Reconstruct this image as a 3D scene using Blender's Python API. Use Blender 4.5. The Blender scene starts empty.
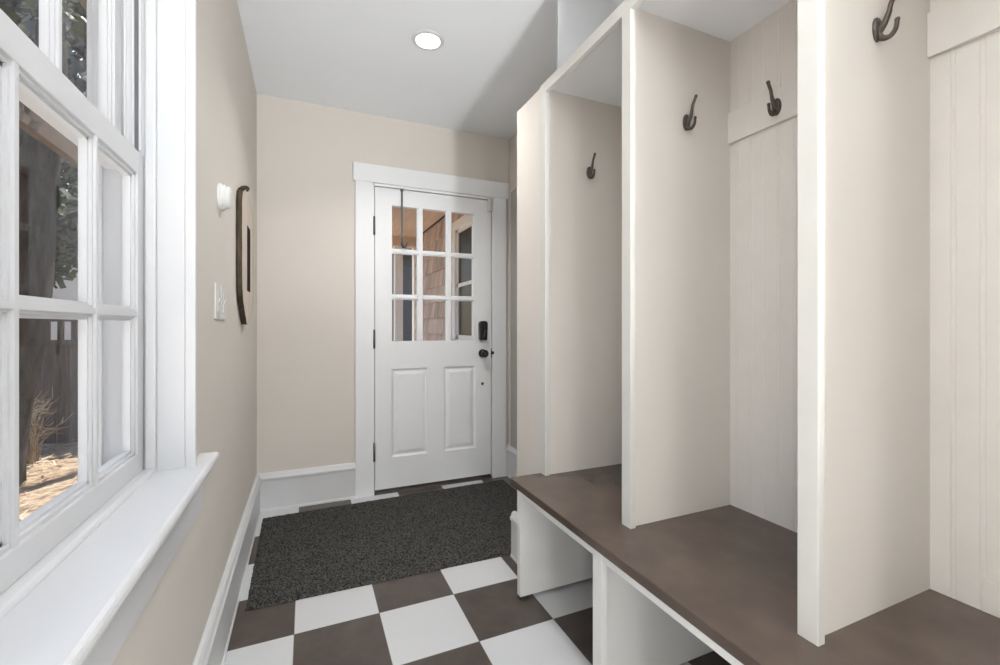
import bpy, bmesh, math, random
from mathutils import Vector, Matrix

S = bpy.context.scene
C = S.collection
R = math.radians
rnd = random.Random(7)

# ------------------------------------------------------------------ camera
cam_d = bpy.data.cameras.new('camera')
cam = bpy.data.objects.new('camera', cam_d); C.objects.link(cam)
cam.location = (0.0406, -1.7942, 1.1295)
cam.rotation_euler = (R(90), 0, -R(23.566))
cam_d.sensor_width = 36.0
cam_d.lens = 36.0 * 444.387 / 1000.0
cam_d.shift_y = -0.0063
cam_d.clip_start = 0.01
S.camera = cam

# ------------------------------------------------------------------ exposure, sky, sun, fill lamps
vs = S.view_settings
vs.view_transform = 'Standard'; vs.look = 'None'; vs.exposure = 0.18; vs.gamma = 1.0
vs.use_curve_mapping = False

w = bpy.data.worlds.new('sky'); S.world = w; w.use_nodes = True
nt = w.node_tree
sky = nt.nodes.new('ShaderNodeTexSky'); sky.sky_type = 'NISHITA'; sky.sun_disc = False
sky.sun_elevation = R(42); sky.sun_rotation = R(-30)
bg = nt.nodes['Background']; bg.inputs[1].default_value = 0.17
nt.links.new(sky.outputs[0], bg.inputs[0])

def lamp(name, kind, loc, power, color=(1, 1, 1), target=None, **kw):
    d = bpy.data.lights.new(name, kind); d.energy = power; d.color = color
    for k, v in kw.items(): setattr(d, k, v)
    o = bpy.data.objects.new(name, d); C.objects.link(o); o.location = loc
    if target is not None:
        o.rotation_euler = (Vector(target) - Vector(loc)).to_track_quat('-Z', 'Y').to_euler()
    return o

lamp('sun', 'SUN', (0, 0, 10), 6.0, (1.0, 0.94, 0.85), target=(-3.0, -4.5, 1.5), angle=R(0.6))
# added area fill at the right, behind the camera
lamp('side_fill', 'AREA', (1.38, -3.1, 1.40), 17.0, (0.97, 0.985, 1.0), target=(-0.235, 0.3, 1.2), shape='RECTANGLE', size=0.9, size_y=1.4)
# added fill lamps behind the camera: ceiling bounce, soft point, low point, far spot
lamp('ceiling_bounce_fill', 'SPOT', (0.33, -2.15, 1.45), 300.0, (0.97, 0.985, 1.0), target=(0.33, -2.0, 2.545), shadow_soft_size=0.12, spot_size=R(92), spot_blend=0.5)
lamp('rear_fill', 'POINT', (-0.02, -3.9, 1.05), 36.0, (0.97, 0.985, 1.0), shadow_soft_size=0.18)
lamp('low_fill', 'POINT', (0.0, -1.95, 0.55), 12.0, (0.97, 0.985, 1.0), shadow_soft_size=0.12)
lamp('far_ceiling_fill', 'SPOT', (0.86, -3.9, 0.30), 390.0, (0.97, 0.985, 1.0), target=(0.50, 0.55, 2.80), shadow_soft_size=0.20, spot_size=R(46), spot_blend=1.0)
# added lamp strengthening the sunlit yard's bounce through the big window
lamp('yard_bounce_fill', 'AREA', (-1.05, -0.85, 0.60), 6.0, (1.0, 0.985, 0.96), target=(0.45, -0.55, 2.4), shape='RECTANGLE', size=1.0, size_y=1.0)
# ------------------------------------------------------------------ materials
def mat(name, color, rough=0.5, spec=0.5, noise=0.0, nscale=30, bump=0.0, bscale=200, metal=0.0, coat=0.0):
    m = bpy.data.materials.new(name); m.use_nodes = True
    t = m.node_tree; b = t.nodes['Principled BSDF']
    b.inputs['Base Color'].default_value = (*color, 1)
    b.inputs['Roughness'].default_value = rough
    b.inputs['Specular IOR Level'].default_value = spec
    b.inputs['Metallic'].default_value = metal
    b.inputs['Coat Weight'].default_value = coat
    tc = t.nodes.new('ShaderNodeTexCoord')
    n = t.nodes.new('ShaderNodeTexNoise'); n.inputs['Scale'].default_value = nscale; n.inputs['Detail'].default_value = 4
    t.links.new(tc.outputs['Object'], n.inputs['Vector'])
    r = t.nodes.new('ShaderNodeValToRGB')
    r.color_ramp.elements[0].position = 0.3; r.color_ramp.elements[1].position = 0.7
    r.color_ramp.elements[0].color = (*[max(0, c * (1 - noise)) for c in color], 1)
    r.color_ramp.elements[1].color = (*[min(1, c * (1 + noise)) for c in color], 1)
    t.links.new(n.outputs['Fac'], r.inputs['Fac']); t.links.new(r.outputs['Color'], b.inputs['Base Color'])
    if bump:
        n2 = t.nodes.new('ShaderNodeTexNoise'); n2.inputs['Scale'].default_value = bscale; n2.inputs['Detail'].default_value = 3
        t.links.new(tc.outputs['Object'], n2.inputs['Vector'])
        bp = t.nodes.new('ShaderNodeBump'); bp.inputs['Strength'].default_value = bump; bp.inputs['Distance'].default_value = 0.002
        t.links.new(n2.outputs['Fac'], bp.inputs['Height']); t.links.new(bp.outputs['Normal'], b.inputs['Normal'])
    return m

def math_node(t, op, a, b=None):
    n = t.nodes.new('ShaderNodeMath'); n.operation = op
    for i, v in enumerate((a, b)):
        if v is None: continue
        if isinstance(v, (int, float)): n.inputs[i].default_value = v
        else: t.links.new(v, n.inputs[i])
    return n.outputs[0]

def mix_rgb(t, fac, a, b):
    n = t.nodes.new('ShaderNodeMix'); n.data_type = 'RGBA'
    if isinstance(fac, (int, float)): n.inputs[0].default_value = fac
    else: t.links.new(fac, n.inputs[0])
    for i, v in ((6, a), (7, b)):
        if isinstance(v, tuple): n.inputs[i].default_value = (*v, 1)
        else: t.links.new(v, n.inputs[i])
    return n.outputs[2]

def tile_material():
    m = mat('checker_tile', (0.7, 0.7, 0.7), 0.33, 0.45)
    t = m.node_tree; b = t.nodes['Principled BSDF']
    tc = t.nodes.new('ShaderNodeTexCoord'); sp = t.nodes.new('ShaderNodeSeparateXYZ')
    t.links.new(tc.outputs['Object'], sp.inputs[0])
    T = 0.3048
    ux = math_node(t, 'DIVIDE', sp.outputs[0], T); uy = math_node(t, 'DIVIDE', sp.outputs[1], T)
    uy = math_node(t, 'MINIMUM', uy, 3.5)            # the last row is cut long against the back wall
    par = math_node(t, 'FLOORED_MODULO', math_node(t, 'ADD', math_node(t, 'FLOOR', ux), math_node(t, 'FLOOR', uy)), 2.0)
    n = t.nodes.new('ShaderNodeTexNoise'); n.inputs['Scale'].default_value = 7; n.inputs['Detail'].default_value = 8; n.inputs['Roughness'].default_value = 0.65
    t.links.new(tc.outputs['Object'], n.inputs['Vector'])
    r = t.nodes.new('ShaderNodeValToRGB'); r.color_ramp.elements[0].position = 0.3; r.color_ramp.elements[1].position = 0.75
    r.color_ramp.elements[0].color = (0.052, 0.041, 0.034, 1); r.color_ramp.elements[1].color = (0.104, 0.083, 0.071, 1)
    t.links.new(n.outputs['Fac'], r.inputs['Fac'])
    col = mix_rgb(t, par, (0.60, 0.605, 0.615), r.outputs['Color'])
    def edge(u):
        f = math_node(t, 'FRACT', u)
        d = math_node(t, 'MINIMUM', f, math_node(t, 'SUBTRACT', 1.0, f))
        return math_node(t, 'LESS_THAN', d, 0.0035)
    g = math_node(t, 'MAXIMUM', edge(ux), edge(uy))
    t.links.new(mix_rgb(t, g, col, (0.16, 0.14, 0.125)), b.inputs['Base Color'])
    return m

def rug_material():
    m = mat('rug_pile', (0.03, 0.03, 0.03), 0.95, 0.1)
    t = m.node_tree; b = t.nodes['Principled BSDF']
    tc = t.nodes.new('ShaderNodeTexCoord')
    v = t.nodes.new('ShaderNodeTexVoronoi'); v.inputs['Scale'].default_value = 210
    t.links.new(tc.outputs['Object'], v.inputs['Vector'])
    mp = t.nodes.new('ShaderNodeMapping'); mp.inputs['Scale'].default_value = (1.0, 0.16, 1.0)
    t.links.new(tc.outputs['Object'], mp.inputs['Vector'])
    n = t.nodes.new('ShaderNodeTexNoise'); n.inputs['Scale'].default_value = 130; n.inputs['Detail'].default_value = 5; n.inputs['Roughness'].default_value = 0.7
    t.links.new(mp.outputs['Vector'], n.inputs['Vector'])
    sc = t.nodes.new('ShaderNodeSeparateColor'); t.links.new(v.outputs['Color'], sc.inputs[0])
    f = math_node(t, 'ADD', math_node(t, 'MULTIPLY', sc.outputs[0], 0.55), math_node(t, 'MULTIPLY', n.outputs['Fac'], 0.6))
    r = t.nodes.new('ShaderNodeValToRGB')
    e = r.color_ramp.elements; e[0].position = 0.35; e[0].color = (0.016, 0.016, 0.016, 1); e[1].position = 0.95; e[1].color = (0.135, 0.13, 0.12, 1)
    t.links.new(f, r.inputs['Fac']); t.links.new(r.outputs['Color'], b.inputs['Base Color'])
    bp = t.nodes.new('ShaderNodeBump'); bp.inputs['Strength'].default_value = 0.9; bp.inputs['Distance'].default_value = 0.004
    t.links.new(f, bp.inputs['Height']); t.links.new(bp.outputs['Normal'], b.inputs['Normal'])
    return m

def glass_material(name='window_glass', ior=1.14, tint=(1, 1, 1)):
    m = bpy.data.materials.new(name); m.use_nodes = True
    t = m.node_tree; t.nodes.clear()
    o = t.nodes.new('ShaderNodeOutputMaterial'); mx = t.nodes.new('ShaderNodeMixShader')
    fr = t.nodes.new('ShaderNodeFresnel'); ge = t.nodes.new('ShaderNodeNewGeometry')
    # both faces of the thin pane reflect alike: the index is inverted where a ray leaves the glass
    t.links.new(math_node(t, 'POWER', ior, math_node(t, 'SUBTRACT', 1.0, math_node(t, 'MULTIPLY', ge.outputs['Backfacing'], 2.0))), fr.inputs[0])
    tr = t.nodes.new('ShaderNodeBsdfTransparent'); tr.inputs[0].default_value = (*tint, 1)
    gl = t.nodes.new('ShaderNodeBsdfGlossy'); gl.inputs['Roughness'].default_value = 0.0
    t.links.new(fr.outputs[0], mx.inputs[0]); t.links.new(tr.outputs[0], mx.inputs[1]); t.links.new(gl.outputs[0], mx.inputs[2])
    t.links.new(mx.outputs[0], o.inputs[0])
    return m

def emit_material(name, color, strength):
    m = bpy.data.materials.new(name); m.use_nodes = True
    b = m.node_tree.nodes['Principled BSDF']
    b.inputs['Emission Color'].default_value = (*color, 1); b.inputs['Emission Strength'].default_value = strength
    return m

def ramp_material(name, stops, scale, stretch=(1, 1, 1), rough=0.9, bump=0.4, dist=0.02, detail=8):
    m = mat(name, stops[0][1], rough, 0.2)
    t = m.node_tree; b = t.nodes['Principled BSDF']
    tc = t.nodes.new('ShaderNodeTexCoord'); mp = t.nodes.new('ShaderNodeMapping'); mp.inputs['Scale'].default_value = stretch
    t.links.new(tc.outputs['Object'], mp.inputs['Vector'])
    n = t.nodes.new('ShaderNodeTexNoise'); n.inputs['Scale'].default_value = scale; n.inputs['Detail'].default_value = detail; n.inputs['Roughness'].default_value = 0.65
    t.links.new(mp.outputs['Vector'], n.inputs['Vector'])
    r = t.nodes.new('ShaderNodeValToRGB'); e = r.color_ramp.elements
    e[0].position, e[0].color = stops[0][0], (*stops[0][1], 1); e[1].position, e[1].color = stops[-1][0], (*stops[-1][1], 1)
    for p, c in stops[1:-1]:
        k = e.new(p); k.color = (*c, 1)
    t.links.new(n.outputs['Fac'], r.inputs['Fac']); t.links.new(r.outputs['Color'], b.inputs['Base Color'])
    bp = t.nodes.new('ShaderNodeBump'); bp.inputs['Strength'].default_value = bump; bp.inputs['Distance'].default_value = dist
    t.links.new(n.outputs['Fac'], bp.inputs['Height']); t.links.new(bp.outputs['Normal'], b.inputs['Normal'])
    return m

def leaf_material(name, a, b_):
    m = mat(name, a, 0.5, 0.4, 0.0)
    t = m.node_tree; b = t.nodes['Principled BSDF']
    g = t.nodes.new('ShaderNodeNewGeometry')
    t.links.new(mix_rgb(t, g.outputs['Random Per Island'], a, b_), b.inputs['Base Color'])
    return m

def vary_islands(m, lo, hi):
    t = m.node_tree; b = t.nodes['Principled BSDF']
    src = b.inputs['Base Color'].links[0].from_socket
    g = t.nodes.new('ShaderNodeNewGeometry'); k = t.nodes.new('ShaderNodeMapRange')
    k.inputs['To Min'].default_value = lo; k.inputs['To Max'].default_value = hi
    t.links.new(g.outputs['Random Per Island'], k.inputs['Value'])
    x = t.nodes.new('ShaderNodeMix'); x.data_type = 'RGBA'; x.blend_type = 'MULTIPLY'; x.inputs[0].default_value = 1.0
    t.links.new(src, x.inputs[6]); t.links.new(k.outputs['Result'], x.inputs[7])
    t.links.new(x.outputs[2], b.inputs['Base Color'])
    return m

M = dict(
    wall=mat('beige_wall_paint', (0.665, 0.622, 0.57), 0.85, 0.2, 0.012, 3, 0.05, 300),
    ceiling=mat('white_ceiling_paint', (0.86, 0.885, 0.91), 0.9, 0.2, 0.01, 3, 0.04, 300),
    trim=mat('white_gloss_trim', (0.655, 0.66, 0.67), 0.38, 0.45, 0.01, 8),
    door=mat('white_door_paint', (0.80, 0.81, 0.825), 0.4, 0.45, 0.01, 8),
    cream=mat('cream_locker_paint', (0.63, 0.62, 0.585), 0.45, 0.4, 0.012, 10),
    locker=mat('beige_locker_paint', (0.68, 0.642, 0.594), 0.6, 0.3, 0.012, 4, 0.04, 250),
    bead=mat('beadboard_paint', (0.70, 0.666, 0.625), 0.55, 0.3, 0.02, 12),
    locker_top=mat('grey_white_board_paint', (0.86, 0.875, 0.89), 0.7, 0.3, 0.01, 5),
    benchwhite=mat('white_bench_paint', (0.82, 0.82, 0.80), 0.5, 0.35, 0.015, 6),
    bench=mat('brown_bench_paint', (0.098, 0.072, 0.057), 0.19, 0.5, 0.13, 9, 0.06, 60),
    benchedge=mat('brown_bench_edge', (0.085, 0.066, 0.056), 0.4, 0.4, 0.1, 9),
    tile=tile_material(), rug=rug_material(),
    bronze=mat('dark_bronze', (0.075, 0.062, 0.050), 0.42, 0.5, 0.25, 60, metal=0.35),
    black=mat('black_hardware', (0.018, 0.018, 0.019), 0.32, 0.5, 0.1, 40, metal=0.3),
    steel=mat('dark_steel', (0.11, 0.11, 0.115), 0.35, 0.5, 0.1, 40, metal=0.8),
    plastic=mat('white_plastic', (0.66, 0.655, 0.64), 0.4, 0.45, 0.01, 20),
    greyplastic=mat('grey_recess', (0.48, 0.47, 0.45), 0.6, 0.3, 0.01, 20),
    threshold=mat('dark_threshold', (0.055, 0.047, 0.042), 0.45, 0.4, 0.15, 40),
    bark=ramp_material('bark_edge', [(0.3, (0.028, 0.020, 0.013)), (0.7, (0.10, 0.075, 0.05))], 40, (1, 1, 0.25), 0.85, 0.6, 0.004),
    slab=ramp_material('pale_wood_face', [(0.3, (0.52, 0.43, 0.36)), (0.7, (0.66, 0.58, 0.51))], 12, (1, 1, 0.12), 0.5, 0.1, 0.001),
    mirror=mat('dark_mirror', (0.05, 0.045, 0.04), 0.08, 0.6, 0.02, 10),
    darkpane=mat('dark_window_pane', (0.045, 0.046, 0.045), 0.35, 0.12, 0.1, 10),
    inset=mat('dark_inset', (0.022, 0.017, 0.014), 0.8, 0.05, 0.1, 30),
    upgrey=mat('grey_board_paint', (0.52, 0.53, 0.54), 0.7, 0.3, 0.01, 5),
    panelgrey=mat('grey_panel_paint', (0.40, 0.385, 0.35), 0.5, 0.4, 0.02, 5),
    seam=mat('dark_seam', (0.16, 0.16, 0.165), 0.7, 0.2, 0.05, 30),
    glass=glass_material(), lens=emit_material('lamp_lens', (1.0, 0.97, 0.88), 9.0),
    shingle=vary_islands(ramp_material('cedar_shingle', [(0.3, (0.44, 0.34, 0.285)), (0.5, (0.62, 0.51, 0.45)), (0.7, (0.76, 0.66, 0.60))], 9, (1, 1.5, 0.15), 0.85, 0.4, 0.004), 0.72, 1.05),
    porchwood=ramp_material('porch_ceiling_wood', [(0.3, (0.66, 0.48, 0.34)), (0.7, (0.78, 0.62, 0.48))], 6, (3, 0.3, 1), 0.6, 0.1, 0.002),
    outwhite=mat('exterior_white', (0.88, 0.88, 0.87), 0.6, 0.3, 0.02, 8),
    siding=mat('blue_grey_siding', (0.175, 0.19, 0.21), 0.7, 0.3, 0.06, 12),
    roofing=mat('roof_shingles', (0.10, 0.10, 0.11), 0.9, 0.2, 0.25, 40),
    soffit=mat('brown_soffit', (0.17, 0.125, 0.095), 0.8, 0.2, 0.1, 9),
    straw=ramp_material('straw_mulch', [(0.25, (0.22, 0.15, 0.10)), (0.5, (0.54, 0.41, 0.29)), (0.75, (0.76, 0.63, 0.48))], 14, (1, 1, 1), 0.95, 0.7, 0.05),
    strawbit=leaf_material('straw_blades', (0.44, 0.33, 0.22), (0.85, 0.73, 0.56)),
    fence=ramp_material('weathered_fence', [(0.3, (0.075, 0.058, 0.052)), (0.7, (0.17, 0.14, 0.125))], 8, (4, 4, 0.3), 0.9, 0.3, 0.004),
    trunk=ramp_material('tree_bark', [(0.3, (0.030, 0.027, 0.025)), (0.7, (0.12, 0.11, 0.10))], 14, (1, 1, 0.25), 0.95, 0.8, 0.03),
    twig=leaf_material('pale_twigs', (0.22, 0.16, 0.10), (0.55, 0.47, 0.36)),
    leaf=leaf_material('dark_leaves', (0.020, 0.030, 0.020), (0.10, 0.12, 0.075)),
    leaf3=leaf_material('blue_grey_leaves', (0.045, 0.055, 0.065), (0.17, 0.19, 0.21)),
    leaf2=leaf_material('mid_leaves', (0.035, 0.05, 0.03), (0.16, 0.19, 0.10)),
)

# ------------------------------------------------------------------ geometry helpers
def tag(o, label=None, cat=None, group=None, kind=None):
    if label: o['label'] = label
    if cat: o['category'] = cat
    if group: o['group'] = group
    if kind: o['kind'] = kind
    return o

def empty(name, loc):
    o = bpy.data.objects.new(name, None); C.objects.link(o); o.location = loc; o.empty_display_size = 0.1
    return o

def root_loc(p):
    v = Vector((0, 0, 0))
    while p is not None:
        v += Vector(p.location); p = p.parent
    return v

class MB:
    """Collects shapes in world coordinates; build() links them as one mesh object."""
    def __init__(self): self.bm = bmesh.new()
    def box(self, x0, x1, y0, y1, z0, z1, bev=0.0, seg=2):
        t = bmesh.new()
        bmesh.ops.create_cube(t, size=1)
        for v in t.verts:
            v.co = Vector(((x0 + x1) / 2 + v.co.x * (x1 - x0), (y0 + y1) / 2 + v.co.y * (y1 - y0), (z0 + z1) / 2 + v.co.z * (z1 - z0)))
        if bev: bmesh.ops.bevel(t, geom=t.edges[:], offset=bev, segments=seg, affect='EDGES', profile=0.5)
        return self.take(t)
    def take(self, t, smooth=False):
        bmesh.ops.recalc_face_normals(t, faces=t.faces[:])
        me = bpy.data.meshes.new('tmp'); t.to_mesh(me); t.free()
        if smooth:
            for p in me.polygons: p.use_smooth = True
        self.bm.from_mesh(me); bpy.data.meshes.remove(me)
        return self
    def prism(self, pts, axis, a, b, bev=0.0):
        """pts: 2D outline in the two other axes (in x,y,z order), extruded along axis from a to b."""
        t = bmesh.new()
        def P(p, q):
            l = list(p); l.insert('xyz'.index(axis), q); return Vector(l)
        va = [t.verts.new(P(p, a)) for p in pts]; vb = [t.verts.new(P(p, b)) for p in pts]
        t.faces.new(va); t.faces.new(vb[::-1])
        n = len(pts)
        for i in range(n): t.faces.new((va[i], va[(i + 1) % n], vb[(i + 1) % n], vb[i]))
        bmesh.ops.recalc_face_normals(t, faces=t.faces[:])
        if bev: bmesh.ops.bevel(t, geom=t.edges[:], offset=bev, segments=2, affect='EDGES', profile=0.5)
        return self.take(t)
    def tube(self, pts, radii, n=12, cap=True):
        t = bmesh.new(); rings = []
        pts = [Vector(p) for p in pts]
        if not hasattr(radii, '__len__'): radii = [radii] * len(pts)
        up = Vector((0.13, 0.27, 0.95))
        for i, p in enumerate(pts):
            d = (pts[min(i + 1, len(pts) - 1)] - pts[max(i - 1, 0)]).normalized()
            a = d.cross(up)
            if a.length < 0.05: a = d.cross(Vector((1, 0, 0)))
            a.normalize(); b = d.cross(a)
            rings.append([t.verts.new(p + (a * math.cos(k * 2 * math.pi / n) + b * math.sin(k * 2 * math.pi / n)) * radii[i]) for k in range(n)])
        for i in range(len(rings) - 1):
            for k in range(n): t.faces.new((rings[i][k], rings[i][(k + 1) % n], rings[i + 1][(k + 1) % n], rings[i + 1][k]))
        if cap: t.faces.new(rings[0]); t.faces.new(rings[-1])
        return self.take(t, True)
    def lathe(self, prof, origin, axis, n=40):
        """prof: (radius, height) pairs turned round axis through origin."""
        t = bmesh.new(); ax = Vector(axis).normalized()
        a = ax.orthogonal().normalized(); b = ax.cross(a); o = Vector(origin); rings = []
        for r, hgt in prof:
            rings.append([t.verts.new(o + ax * hgt + (a * math.cos(k * 2 * math.pi / n) + b * math.sin(k * 2 * math.pi / n)) * max(r, 1e-5)) for k in range(n)])
        for i in range(len(rings) - 1):
            for k in range(n): t.faces.new((rings[i][k], rings[i][(k + 1) % n], rings[i + 1][(k + 1) % n], rings[i + 1][k]))
        t.faces.new(rings[0]); t.faces.new(rings[-1])
        return self.take(t, False)
    def quad(self, c, u, v):
        c, u, v = Vector(c), Vector(u), Vector(v)
        self.bm.faces.new([self.bm.verts.new(c + s * u + q * v) for s, q in ((-1, -1), (1, -1), (1, 1), (-1, 1))])
    def build(self, name, m, parent=None, kind=None, label=None):
        off = root_loc(parent)
        for v in self.bm.verts: v.co -= off
        me = bpy.data.meshes.new(name); self.bm.to_mesh(me); self.bm.free()
        me.materials.append(m)
        o = bpy.data.objects.new(name, me); C.objects.link(o)
        if parent: o.parent = parent
        if kind: o['kind'] = kind
        if label: o['label'] = label
        return o

def recentre(o):
    """puts a top-level mesh's origin at the middle of its base"""
    vs_ = [v.co for v in o.data.vertices]
    lo = Vector([min(v[i] for v in vs_) for i in range(3)]); hi = Vector([max(v[i] for v in vs_) for i in range(3)])
    c = Vector(((lo.x + hi.x) / 2, (lo.y + hi.y) / 2, lo.z))
    o.data.transform(Matrix.Translation(-c)); o.location = c
    return o

def box_obj(name, m, dims, parent=None, bev=0.0, kind=None, label=None):
    return MB().box(*dims, bev=bev).build(name, m, parent, kind, label)

# ------------------------------------------------------------------ the room
WL, WF, WR, WB, CZ = -0.235, 1.274, 1.453, -4.3, 2.545      # inner faces: left, far, right, behind; ceiling height
OUT = -0.428                                               # outer face of the window wall
WY0, WY1, WZ0, WZ1 = -1.275, -0.435, 0.742, 2.315          # window opening
DX0, DX1, DZ1 = 0.447, 1.316, 2.085                        # door opening

box_obj('floor', M['tile'], (OUT, 1.6, WB - 0.1, WF + 0.14, -0.12, 0.0), kind='structure')
box_obj('ceiling', M['ceiling'], (OUT, 1.6, WB - 0.1, WF + 0.14, CZ, CZ + 0.1), kind='structure')
m = MB()
m.box(OUT, WL, WB - 0.1, WY0, 0, CZ).box(OUT, WL, WY1, WF, 0, CZ).box(OUT, WL, WY0, WY1, 0, WZ0).box(OUT, WL, WY0, WY1, WZ1, CZ)
m.build('wall_left', M['wall'], kind='structure')
m = MB()
m.box(OUT, DX0, WF, WF + 0.14, 0, CZ).box(DX1, 1.6, WF, WF + 0.14, 0, CZ).box(DX0, DX1, WF, WF + 0.14, DZ1, CZ)
m.build('wall_back', M['wall'], kind='structure')
box_obj('wall_right', M['wall'], (WR, 1.6, WB - 0.1, WF, 0, CZ), kind='structure')
box_obj('wall_front', M['wall'], (WL, WR, WB - 0.1, WB, 0, CZ), kind='structure')

def base_profile(t=0.016, h=0.222):
    # (distance from wall, height)
    return [(0, 0), (t + 0.004, 0), (t + 0.004, 0.012), (t, 0.016), (t, h - 0.045), (t + 0.006, h - 0.040), (t + 0.006, h - 0.028), (t + 0.001, h - 0.020), (t - 0.003, h - 0.008), (t - 0.009, h), (0, h)]
P = base_profile(0.020, 0.232)
MB().prism([(WL + d, z) for d, z in P], 'y', WB, WF).build('baseboard_left', M['trim'], kind='structure')
m = MB().prism([(WF - d, z) for d, z in P], 'x', WL + 0.012, 0.336)
m.prism([(WF - d, z) for d, z in P], 'x', 1.421, WR)
m.build('baseboard_back', M['trim'], kind='structure')
MB().prism([(WR - d, z) for d, z in P], 'y', 0.165, WF - 0.012).build('baseboard_right', M['trim'], kind='structure')

# ------------------------------------------------------------------ left window
win = tag(empty('window_1', (WL, -0.855, WZ0)), 'tall white double-hung window with divided panes over a deep white sill', 'window', kind='structure')
t = M['trim']
# frame lining: head, jambs with stops and tracks
for nm, ya, sgn in (('jamb', WY1, -1), ('jamb', WY0, 1)):
    m = MB()
    def strip(x0, x1, d0, d1, z0=0.765, z1=2.30, bev=0.0015):
        a, b = ya + sgn * d0, ya + sgn * d1
        m.box(x0, x1, min(a, b), max(a, b), z0, z1, bev)
    strip(-0.30, -0.2425, -0.001, 0.004)          # wide flat reveal
    strip(-0.322, -0.30, -0.001, 0.016, bev=0.004)  # inner stop bead
    strip(-0.428, -0.322, -0.001, 0.002, bev=0)    # liner behind the sashes
    strip(-0.3655, -0.3605, 0.001, 0.010)         # parting bead
    strip(-0.336, -0.331, 0.001, 0.008, 1.56)
    strip(-0.350, -0.345, 0.001, 0.008, 1.56)
    strip(-0.418, -0.405, 0.001, 0.014)           # blind stop
    strip(-0.436, -0.428, -0.09, 0.004, bev=0.001)  # outer casing
    m.build(nm, t, win)
    m = MB(); a, b = ya + sgn * 0.0018, ya + sgn * 0.004
    m.box(-0.3445, -0.3365, min(a, b), max(a, b), 1.56, 2.28); m.build('track_slot', M['seam'], win)
m = MB()
m.box(-0.432, -0.2425, WY0, WY1, 2.285, WZ1).box(-0.322, -0.30, WY0 + 0.016, WY1 - 0.016, 2.27, 2.286)
m.build('head', t, win)
# casing seen on edge, and its front
for y0, y1 in ((WY1 - 0.0025, WY1 + 0.014), (WY0 - 0.014, WY0 + 0.0025)):
    MB().box(-0.241, -0.2195, y0, y1, 0.768, 2.33, 0.0015).build('casing', t, win)
MB().box(-0.241, -0.2195, WY0 - 0.014, WY1 + 0.014, 2.30, 2.345, 0.0015).build('casing', t, win)
# stool with a rounded nose, inner bead and apron
m = MB()
m.box(-0.345, -0.236, WY0 + 0.001, WY1 - 0.001, 0.742, 0.770)
nose = [(-0.236, 0.742), (-0.197, 0.742), (-0.191, 0.745), (-0.188, 0.751), (-0.187, 0.757), (-0.188, 0.763), (-0.191, 0.768), (-0.197, 0.770), (-0.236, 0.770)]
m.prism(nose, 'y', -1.405, -0.303)
m.build('sill', t, win)
bead = [(-0.330, 0.769), (-0.300, 0.769), (-0.3005, 0.774), (-0.303, 0.778), (-0.308, 0.780), (-0.318, 0.779), (-0.330, 0.777)]
MB().prism(bead, 'y', WY0 + 0.005, WY1 - 0.005).build('sill_bead', t, win)
ap = [(-0.236, 0.640), (-0.2185, 0.640), (-0.2155, 0.643), (-0.2155, 0.736), (-0.2125, 0.742), (-0.236, 0.742)]
MB().prism(ap, 'y', -1.335, -0.372).build('apron', t, win)

def sash(name, xf, y0, y1, z0, z1, bot, top, side, ycs, zc):
    """xf: room-side face; stiles and rails with a stepped inner moulding; ycs: muntin centres"""
    xb = xf - 0.030
    gy0, gy1, gz0, gz1 = y0 + side, y1 - side, z0 + bot, z1 - top
    m = MB(); b = 0.0015
    m.box(xb, xf, y0, gy0, z0, z1, b).box(xb, xf, gy1, y1, z0, z1, b)
    m.box(xb, xf, gy0, gy1, z0, gz0, b).box(xb, xf, gy0, gy1, gz1, z1, b)
    for k, (d, x) in enumerate(((0.007, xf - 0.005), (0.013, xf - 0.011))):   # stepped moulding round the glass opening
        m.box(xb + 0.004, x, gy0 - 0.001, gy0 + d, gz0, gz1).box(xb + 0.004, x, gy1 - d, gy1 + 0.001, gz0, gz1)
        m.box(xb + 0.004, x, gy0, gy1, gz0 - 0.001, gz0 + d).box(xb + 0.004, x, gy0, gy1, gz1 - d, gz1 + 0.001)
    s = m.build(name, t, win)
    def bar(c, lo, hi, vertical):
        q = MB()
        for wd, x in ((0.010, xf - 0.001), (0.021, xf - 0.006), (0.033, xf - 0.011)):
            if vertical: q.box(xf - 0.024, x, c - wd / 2, c + wd / 2, lo, hi)
            else: q.box(xf - 0.0238, x - 0.0004, lo, hi, c - wd / 2, c + wd / 2)
        q.build('muntin', t, s)
    for c in ycs: bar(c, gz0, gz1, True)
    bar(zc, gy0, gy1, False)
    ye = [gy0] + list(ycs) + [gy1]; ze = [gz0, zc, gz1]
    for i in range(len(ye) - 1):
        for j in range(2):
            MB().box(xf - 0.0215, xf - 0.0185, ye[i] + 0.002, ye[i + 1] - 0.002, ze[j] + 0.002, ze[j + 1] - 0.002).build('pane', M['glass'], s)
    return s

lo_s = sash('lower_sash', -0.325, -1.262, -0.448, 0.778, 1.545, 0.047, 0.052, 0.037, (-0.964, -0.705), 1.158)
up_s = sash('upper_sash', -0.368, -1.262, -0.446, 1.505, 2.282, 0.040, 0.05, 0.040, (-0.990, -0.733), 1.905)

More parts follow.
